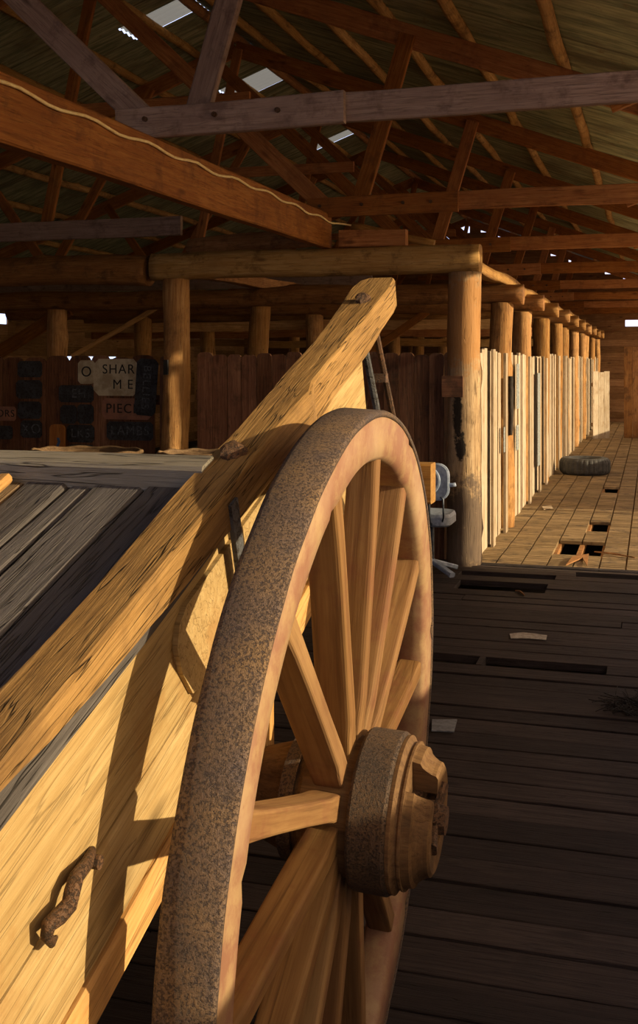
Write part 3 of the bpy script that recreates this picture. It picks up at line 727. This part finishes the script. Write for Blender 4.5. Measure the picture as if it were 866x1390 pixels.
# unseen right side, placed and cut to steer the sun: low boarded wall beside the loading floor, wide open above; the aisle beyond is open to the ground
XR = 1.3
SILL = 1.36
board_wall('unseen_wall_right', 'wallb', 'x', XR, Y0, 8.75, -.65, SILL, .206)
board_wall('unseen_wall_right', 'wallb', 'x', XR, 12.6, 31.3, -.65, .82, .2, skip=lambda a, z: False)
for yy in (-1.4, 5.5, 8.95, 12.4, 15.85, 19.3, 22.75, 26.2, 29.65):
    o = timber('unseen_right_trim_1', (XR + .02, yy + .0, -.6), (XR + .02, yy + .0, 3.15), .09, .09, 'log', up=(0, 1, 0)); o['kind'] = 'structure'
o = timber('unseen_right_trim_2', (XR + .03, Y0, 3.21), (XR + .03, Y1, 3.21), .08, .08, 'log'); o['kind'] = 'structure'
# left side wall with slits
def skl(a, z): return (1.6 < z < 1.8 and 20.5 < a < 23.5) or (2.4 < z < 2.6 and 17.5 < a < 19) or (2.4 < z < 2.6 and 25 < a < 26.5)
board_wall('wall_left', 'wallb', 'x', -11.8, Y0, Y1, -.65, 2.95, .2, skip=skl)
# gables: boards cut to the roof slope
def gable(name, y, xa, xb, gaps=()):
    mb = MB(); z = -.65
    while z < 5.55:
        zt = z + .182; lim = (RZ + .17 - zt) / SL if zt > 2.7 else 99
        a, b = max(xa, RX - lim), min(xb, RX + lim)
        if b > a:
            cuts = sorted([(max(g[0], a), min(g[1], b)) for g in gaps if g[2] < (z + zt) / 2 < g[3] and g[1] > a and g[0] < b])
            x = a
            for g in cuts + [(b, b)]:
                if g[0] > x: mb.box(x, g[0], y - .015, y + .015, z - .002, zt, tint=RND.random())
                x = g[1]
        z += .18
    o = mb.build(name, 'wallx', tints=True); o['kind'] = 'structure'; return o
gable('wall_back', 31.3, -11.8, 1.3, [(-.7, -.2, 2.55, 2.7), (-.35, .05, 2.18, 2.38), (-.3, .1, 2.95, 3.1), (-5.2, -3.6, 4.0, 4.15), (-2.0, -1.3, 3.6, 3.75)])
gable('unseen_wall_front', Y0, -11.8, 1.3, [(-4.6, .9, 1.9, 3.6)])  # unseen front end, upper opening shaped to let sky light in

# ================================================================== THINGS ON AND BY THE STENCIL WALL
def plate(px_, body, mat, ink, label, yy=9.085, shape=None, rot=0, tsize=None, lines=None):
    (u0, v0, u1, v1) = px_; a = onY(u0, v1, yy); b = onY(u1, v0, yy)
    w, h = b.x - a.x, b.z - a.z; c = Vector(((a.x + b.x) / 2, yy, (a.z + b.z) / 2)); k = min(w, h) * .16
    M = Matrix.Translation(c) @ Matrix.Rotation(math.radians(rot), 4, 'Y')
    pr = [(-w / 2 + k, -h / 2), (w / 2 - k, -h / 2), (w / 2, -h / 2 + k), (w / 2, h / 2 - k), (w / 2 - k, h / 2), (-w / 2 + k, h / 2), (-w / 2, h / 2 - k), (-w / 2, -h / 2 + k)]
    mb = MB(); mb.loft([[(p, d, q) for p, q in pr] for d in (-.003, .003)]); o = mb.build('stencil_plate', mat, None, M)
    tag(o, label, 'stencil plate', 'stencil plates hung on the dark wall')
    TM = M @ Matrix.Translation((0, -.005, 0)) @ Matrix.Rotation(math.pi / 2, 4, 'X')
    for (tx, dx, dz, sz, rr_) in lines or []:
        text_mesh('lettering', tx, sz * h, .0012, ink, TM @ Matrix.Translation((dx * w, dz * h, 0)) @ Matrix.Rotation(math.radians(rr_), 4, 'Z'), o)
    return o
plate((106, 489, 129, 521), '', 'sign_pale', 'ink', 'small pale plate stencilled with a round O, left of the big pale plate', lines=[('O', 0, 0, .62, 0)], yy=9.090)
plate((127, 487, 188, 537), '', 'sign_pale', 'ink', 'large pale square plate lettered SHAR ME', lines=[('SHAR', .06, .21, .36, 0), ('M E', .16, -.2, .36, 0)], yy=9.084)
plate((184, 487, 213, 564), '', 'stencil', 'stencil_ink', 'tall crusted dark plate hanging over the right edge of the pale plate', lines=[('BELLIES', 0, 0, .21, -90)], yy=9.072, rot=4)
plate((139, 541, 205, 569), '', 'sign_red', 'ink', 'long reddish plate lettered PIEC under the large pale plate', lines=[('PIECES', -.02, 0, .62, 0)], yy=9.088)
plate((145, 573, 208, 597), '', 'stencil', 'stencil_ink', 'wide dark plate reading LAMBS, lowest on the right', lines=[('LAMBS', 0, 0, .70, 0)], yy=9.088)
plate((80, 523, 127, 546), '', 'stencil', 'stencil_ink', 'dark plate just left below the large pale plate', lines=[('EH', .08, 0, .72, 0)], yy=9.090)
plate((82, 550, 104, 575), '', 'stencil', 'stencil_ink', 'small round cornered dark plate, left of a pair', lines=[], yy=9.088)
plate((105, 549, 127, 575), '', 'stencil', 'stencil_ink', 'small round cornered dark plate, right of a pair', lines=[], yy=9.086)
plate((91, 577, 128, 600), '', 'stencil', 'stencil_ink', 'dark plate above the lowest dark one, beside the upright board', lines=[('LKS', 0, 0, .7, 0)], yy=9.088)
plate((93, 604, 128, 624), '', 'stencil', 'stencil_ink', 'lowest dark plate right of the upright board', lines=[('OO', 0, 0, .8, 0)], yy=9.088)
plate((24, 490, 57, 512), '', 'stencil', 'stencil_ink', 'topmost dark plate of the left column', lines=[], yy=9.088)
plate((22, 516, 57, 541), '', 'stencil', 'stencil_ink', 'second dark plate down in the left column', lines=[], yy=9.088)
plate((24, 545, 56, 568), '', 'stencil', 'stencil_ink', 'third dark plate down in the left column', lines=[], yy=9.088)
plate((28, 571, 57, 594), '', 'stencil', 'stencil_ink', 'lowest dark plate of the left column', lines=[('XO', 0, 0, .8, 0)], yy=9.088)
plate((-6, 552, 22, 571), '', 'sign_red', 'ink', 'reddish plate cut by the left edge of the photo', lines=[('ORS', 0, 0, .7, 0)], yy=9.088)
plate((-8, 578, 17, 596), '', 'stencil', 'stencil_ink', 'bluish dark plate at the left edge below the reddish one', lines=[], yy=9.088)
# upright clipped board standing against the wall
a = onY(78, 620, 8.9); o = plank('upright_board', (a.x, 8.9, 0), .15, onY(78, 576, 8.9).z, .03, 'redbeam', None, (0, -1, 0)); tag(o, 'short upright board with clipped top corners before the stencil wall', 'board')
zt = onY(78, 576, 8.9).z
m = MB(); rings = []
for i in range(8): 
    t_ = i / 7; rings.append([(a.x + .015 + .012 * math.sin(i * 1.7) + q, 8.884, zt - .12 - .25 * t_) for q in (-.012, .012)] + [(a.x + .015 + .012 * math.sin(i * 1.7) + q, 8.880, zt - .12 - .25 * t_) for q in (.012, -.012)])
m.loft(rings); tag(m.build('paint_streak', 'bluepaint', o), 'blue paint streak')

# wicker baskets behind the cart
def basket(name, c, rx, ry_, h, label):
    b = empty(name, c, label, 'basket', 'wicker baskets behind the cart'); cx_, cy_ = c[0], c[1]
    m = MB(); n = 64; rings = []
    for i in range(25):
        t_ = i / 24; z = h * t_; rings.append([(cx_ + rx * (.86 + .14 * t_) * (1 + .012 * ((-1) ** (j // 2 + i))) * math.cos(6.2832 * j / n), cy_ + ry_ * (.86 + .14 * t_) * (1 + .012 * ((-1) ** (j // 2 + i))) * math.sin(6.2832 * j / n), z) for j in range(n)])
    for i in range(24, -1, -1):
        t_ = i / 24; z = .012 + (h - .012) * t_; rings.append([(cx_ + (rx - .014) * (.86 + .14 * t_) * math.cos(6.2832 * j / n), cy_ + (ry_ - .014) * (.86 + .14 * t_) * math.sin(6.2832 * j / n), z) for j in range(n)])
    m.loft(rings); m.build('body', 'wicker', b)
    m = MB(); m.tube([(cx_ + rx * math.cos(6.2832 * j / 48), cy_ + ry_ * math.sin(6.2832 * j / 48), h + .004 + .006 * math.sin(j * 1.3)) for j in range(49)], .016, 8); m.build('rim', 'wicker', b, smooth=True)
    return b
basket('wicker_basket', (-4.15, 7.6, 0), .44, .30, .955, 'wide wicker basket, only its rim showing above the cart cross piece')
basket('wicker_basket', (-3.235, 7.7, 0), .34, .26, .95, 'wicker basket peeping out beside the cart rail, below the plank fence')

# ================================================================== OFFICE CHAIR
cc = onY(592, 700, 8.35); cxx = cc.x; cy_ = 8.35
ch = empty('office_chair', (cxx, cy_, 0), 'old blue grey metal swivel chair half hidden behind the wheel', 'chair')
def rounded(w, h, r, n=6):
    pts = []
    for (sx_, sz_, t0) in ((1, 1, 0), (-1, 1, 1), (-1, -1, 2), (1, -1, 3)):
        for k in range(n + 1):
            t = (t0 + k / n) * math.pi / 2; pts.append((sx_ * (w / 2 - r) + r * math.cos(t), sz_ * (h / 2 - r) + r * math.sin(t)))
    return pts
bx = cxx - .045; bz = .745; by = cy_ - .20
m = MB(); m.loft([[(bx + p * s_, by + d, bz + q * s_) for p, q in rounded(.36, .28, .085)] for d, s_ in ((0, .93), (.006, 1), (.03, 1), (.045, .95))]); m.build('backrest', 'chair_shell', ch)
m = MB(); m.loft([[(bx + r_ * math.cos(a), by + d, bz + .01 + r_ * math.sin(a)) for a in [6.283 * j / 32 for j in range(32)]] for d, r_ in ((.004, .118), (-.008, .112), (-.012, .10), (-.008, .06))]); m.build('back_disc', 'chair_shell', ch)
m = MB(); m.tube([(bx + .03, by - .02, bz + .02), (bx + .03, by - .03, bz - .08), (bx + .035, by - .025, .45), (bx + .04, by + .10, .40)], .012, 8); m.build('back_bar', 'chair_metal', ch, smooth=True)
m = MB(); m.tube([(bx + .115, by - .005, bz - .11), (bx + .135, by, .62), (bx + .135, by + .02, .48), (bx + .10, by + .1, .40)], .007, 8); m.build('side_bar', 'chair_metal', ch, smooth=True)
m = MB(); m.tube([(bx + .15, by + .02, bz - .02), (bx + .205, by + .03, bz - .02), (bx + .225, by + .03, bz - .015)], .015, 8); m.build('arm_knob', 'chair_shell', ch, smooth=True)
m = MB(); m.loft([[(bx - .01 + p * s_, cy_ + .03 + q * s_, z_) for p, q in rounded(.37, .38, .09)] for z_, s_ in ((.40, .90), (.415, 1), (.47, 1), (.495, .94), (.503, .7))]); m.build('seat', 'chair_seat', ch)
m = MB(); m.tube([(bx, cy_ + .03, .40), (bx, cy_ + .03, .12)], .025, 12); m.build('column', 'chair_metal', ch)
for k in range(4):
    a = math.radians(-40 + 90 * k)
    timber('foot', (bx, cy_ + .03, .12), (bx + .25 * math.cos(a), cy_ + .03 + .25 * math.sin(a), .045), .05, .035, 'chair_shell', ch)

# ================================================================== OLD TYRE AND LITTER
tc_ = onZ(797, 630, .0); tc_ = Vector((-.94, 16.6, 0)); ro, h_ = .365, .235
prof = [(0.03, .20), (0.0, .24), (.0, .32), (.03, .355), (.06, ro), (h_ - .06, ro), (h_ - .03, .355), (h_, .32), (h_, .24), (h_ - .03, .20), (h_ - .045, .205), (h_ - .05, .30), (.05, .30), (.045, .205)]
m = MB(); n = 96; rings = []
for k in range(n):
    a = 2 * math.pi * k / n; rings.append([(tc_.x + (r_ - (.010 if (k % 3 == 0 and r_ > .34) else 0)) * math.cos(a), tc_.y + (r_ - (.010 if (k % 3 == 0 and r_ > .34) else 0)) * math.sin(a), z_ + .004) for z_, r_ in prof])
rings.append(rings[0]); m.loft(rings, cap=False); tag(m.build('rubber_tyre', 'rubber'), 'black rubber car tyre lying flat on the aisle floor', 'tyre')
def scrap(name, px_, mat, label, cat, z=.008, th=.004, jag=.01):
    ps = [onZ(u, v, z) for u, v in px_]; m = MB(); m.loft([[(p.x + jag * noise.noise(p * 9), p.y, z + d) for p in ps] for d in (0, th)]); return tag(m.build(name, mat), label, cat)
scrap('paper_scrap', [(693, 861), (712, 859), (742, 863), (741, 869), (716, 867), (694, 867)], 'paper', 'torn pale strip of paper on the dark floor', 'litter')
scrap('metal_plate', [(588, 978), (620, 978), (615, 994), (586, 993)], 'bluegrey', 'flat blue grey metal plate on the floor beside the wheel', 'litter', th=.006)
for (p, q, lab) in (((807, 749), (862, 757), 'thin dark stick lying across the aisle slats by the near hole'), ((700, 802), (712, 808), 'short dark splinter on the dark planks')):
    A, B = onZ(*p, .014), onZ(*q, .014); m = MB(); m.tube([A, (A + B) / 2 + Vector((0, .02, .004)), B], [.006, .009, .005], 7); tag(m.build('stick', 'logdark'), lab, 'stick')
o = scrap('broken_slat', [(776, 757), (800, 753), (797, 769), (790, 758), (768, 768)], 'logdark', 'broken dark slat beside the nearest floor hole', 'board', z=.012, th=.01)
o = scrap('chip', [(736, 688), (748, 686), (750, 690), (738, 692)], 'pale', 'small pale wood chip at the foot of the aisle fence', 'litter', z=.01)
# tuft of dry twigs at the right edge
m = MB(); c = onZ(862, 965, 0)
for i in range(90):
    a = RND.random() * 6.28; l = .08 + .14 * RND.random(); s_ = c + Vector((RND.uniform(-.1, .12), RND.uniform(-.12, .12), .008)); e = s_ + Vector((math.cos(a) * l, math.sin(a) * l, RND.random() * .06)); m.tube([s_, (s_ + e) / 2 + Vector((0, 0, .015)), e], .0025, 4)
tag(m.build('twig_tuft', 'charcoal'), 'black tuft of dry twigs on the floor at the right edge', 'twigs', kind='stuff')

# ================================================================== LIGHT
EL, AZS = math.radians(17), math.radians(-1)
sd_ = Vector((math.cos(EL) * math.cos(AZS), math.cos(EL) * math.sin(AZS), math.sin(EL)))
sun = bpy.data.lights.new('sun', 'SUN'); sun.energy = 6.2; sun.angle = math.radians(.8); sun.color = (1, .77, .45)
so = bpy.data.objects.new('sun', sun); COL.objects.link(so); so.rotation_euler = sd_.to_track_quat('Z', 'Y').to_euler(); so.location = (20, 5, 10)
w = bpy.data.worlds.new('World'); SC.world = w; w.use_nodes = True; nt = w.node_tree; bg = nt.nodes['Background']
tcw = N(nt, 'ShaderNodeTexCoord'); sp = N(nt, 'ShaderNodeSeparateXYZ'); nt.links.new(tcw.outputs['Generated'], sp.inputs[0])
c = mixc(nt, mrange(nt, sp.outputs['X'], -.2, .9, 0, 1), (.46, .52, .74), (1.0, .64, .30))
bg.inputs['Strength'].default_value = 2.3; nt.links.new(c, bg.inputs['Color'])
SC.view_settings.view_transform = 'Standard'; SC.view_settings.look = 'None'; SC.view_settings.gamma = 1; SC.view_settings.exposure = 0; SC.view_settings.use_curve_mapping = False
SC.cycles.max_bounces = 8; SC.cycles.diffuse_bounces = 5; SC.cycles.use_denoising = True; SC.cycles.sample_clamp_indirect = 6
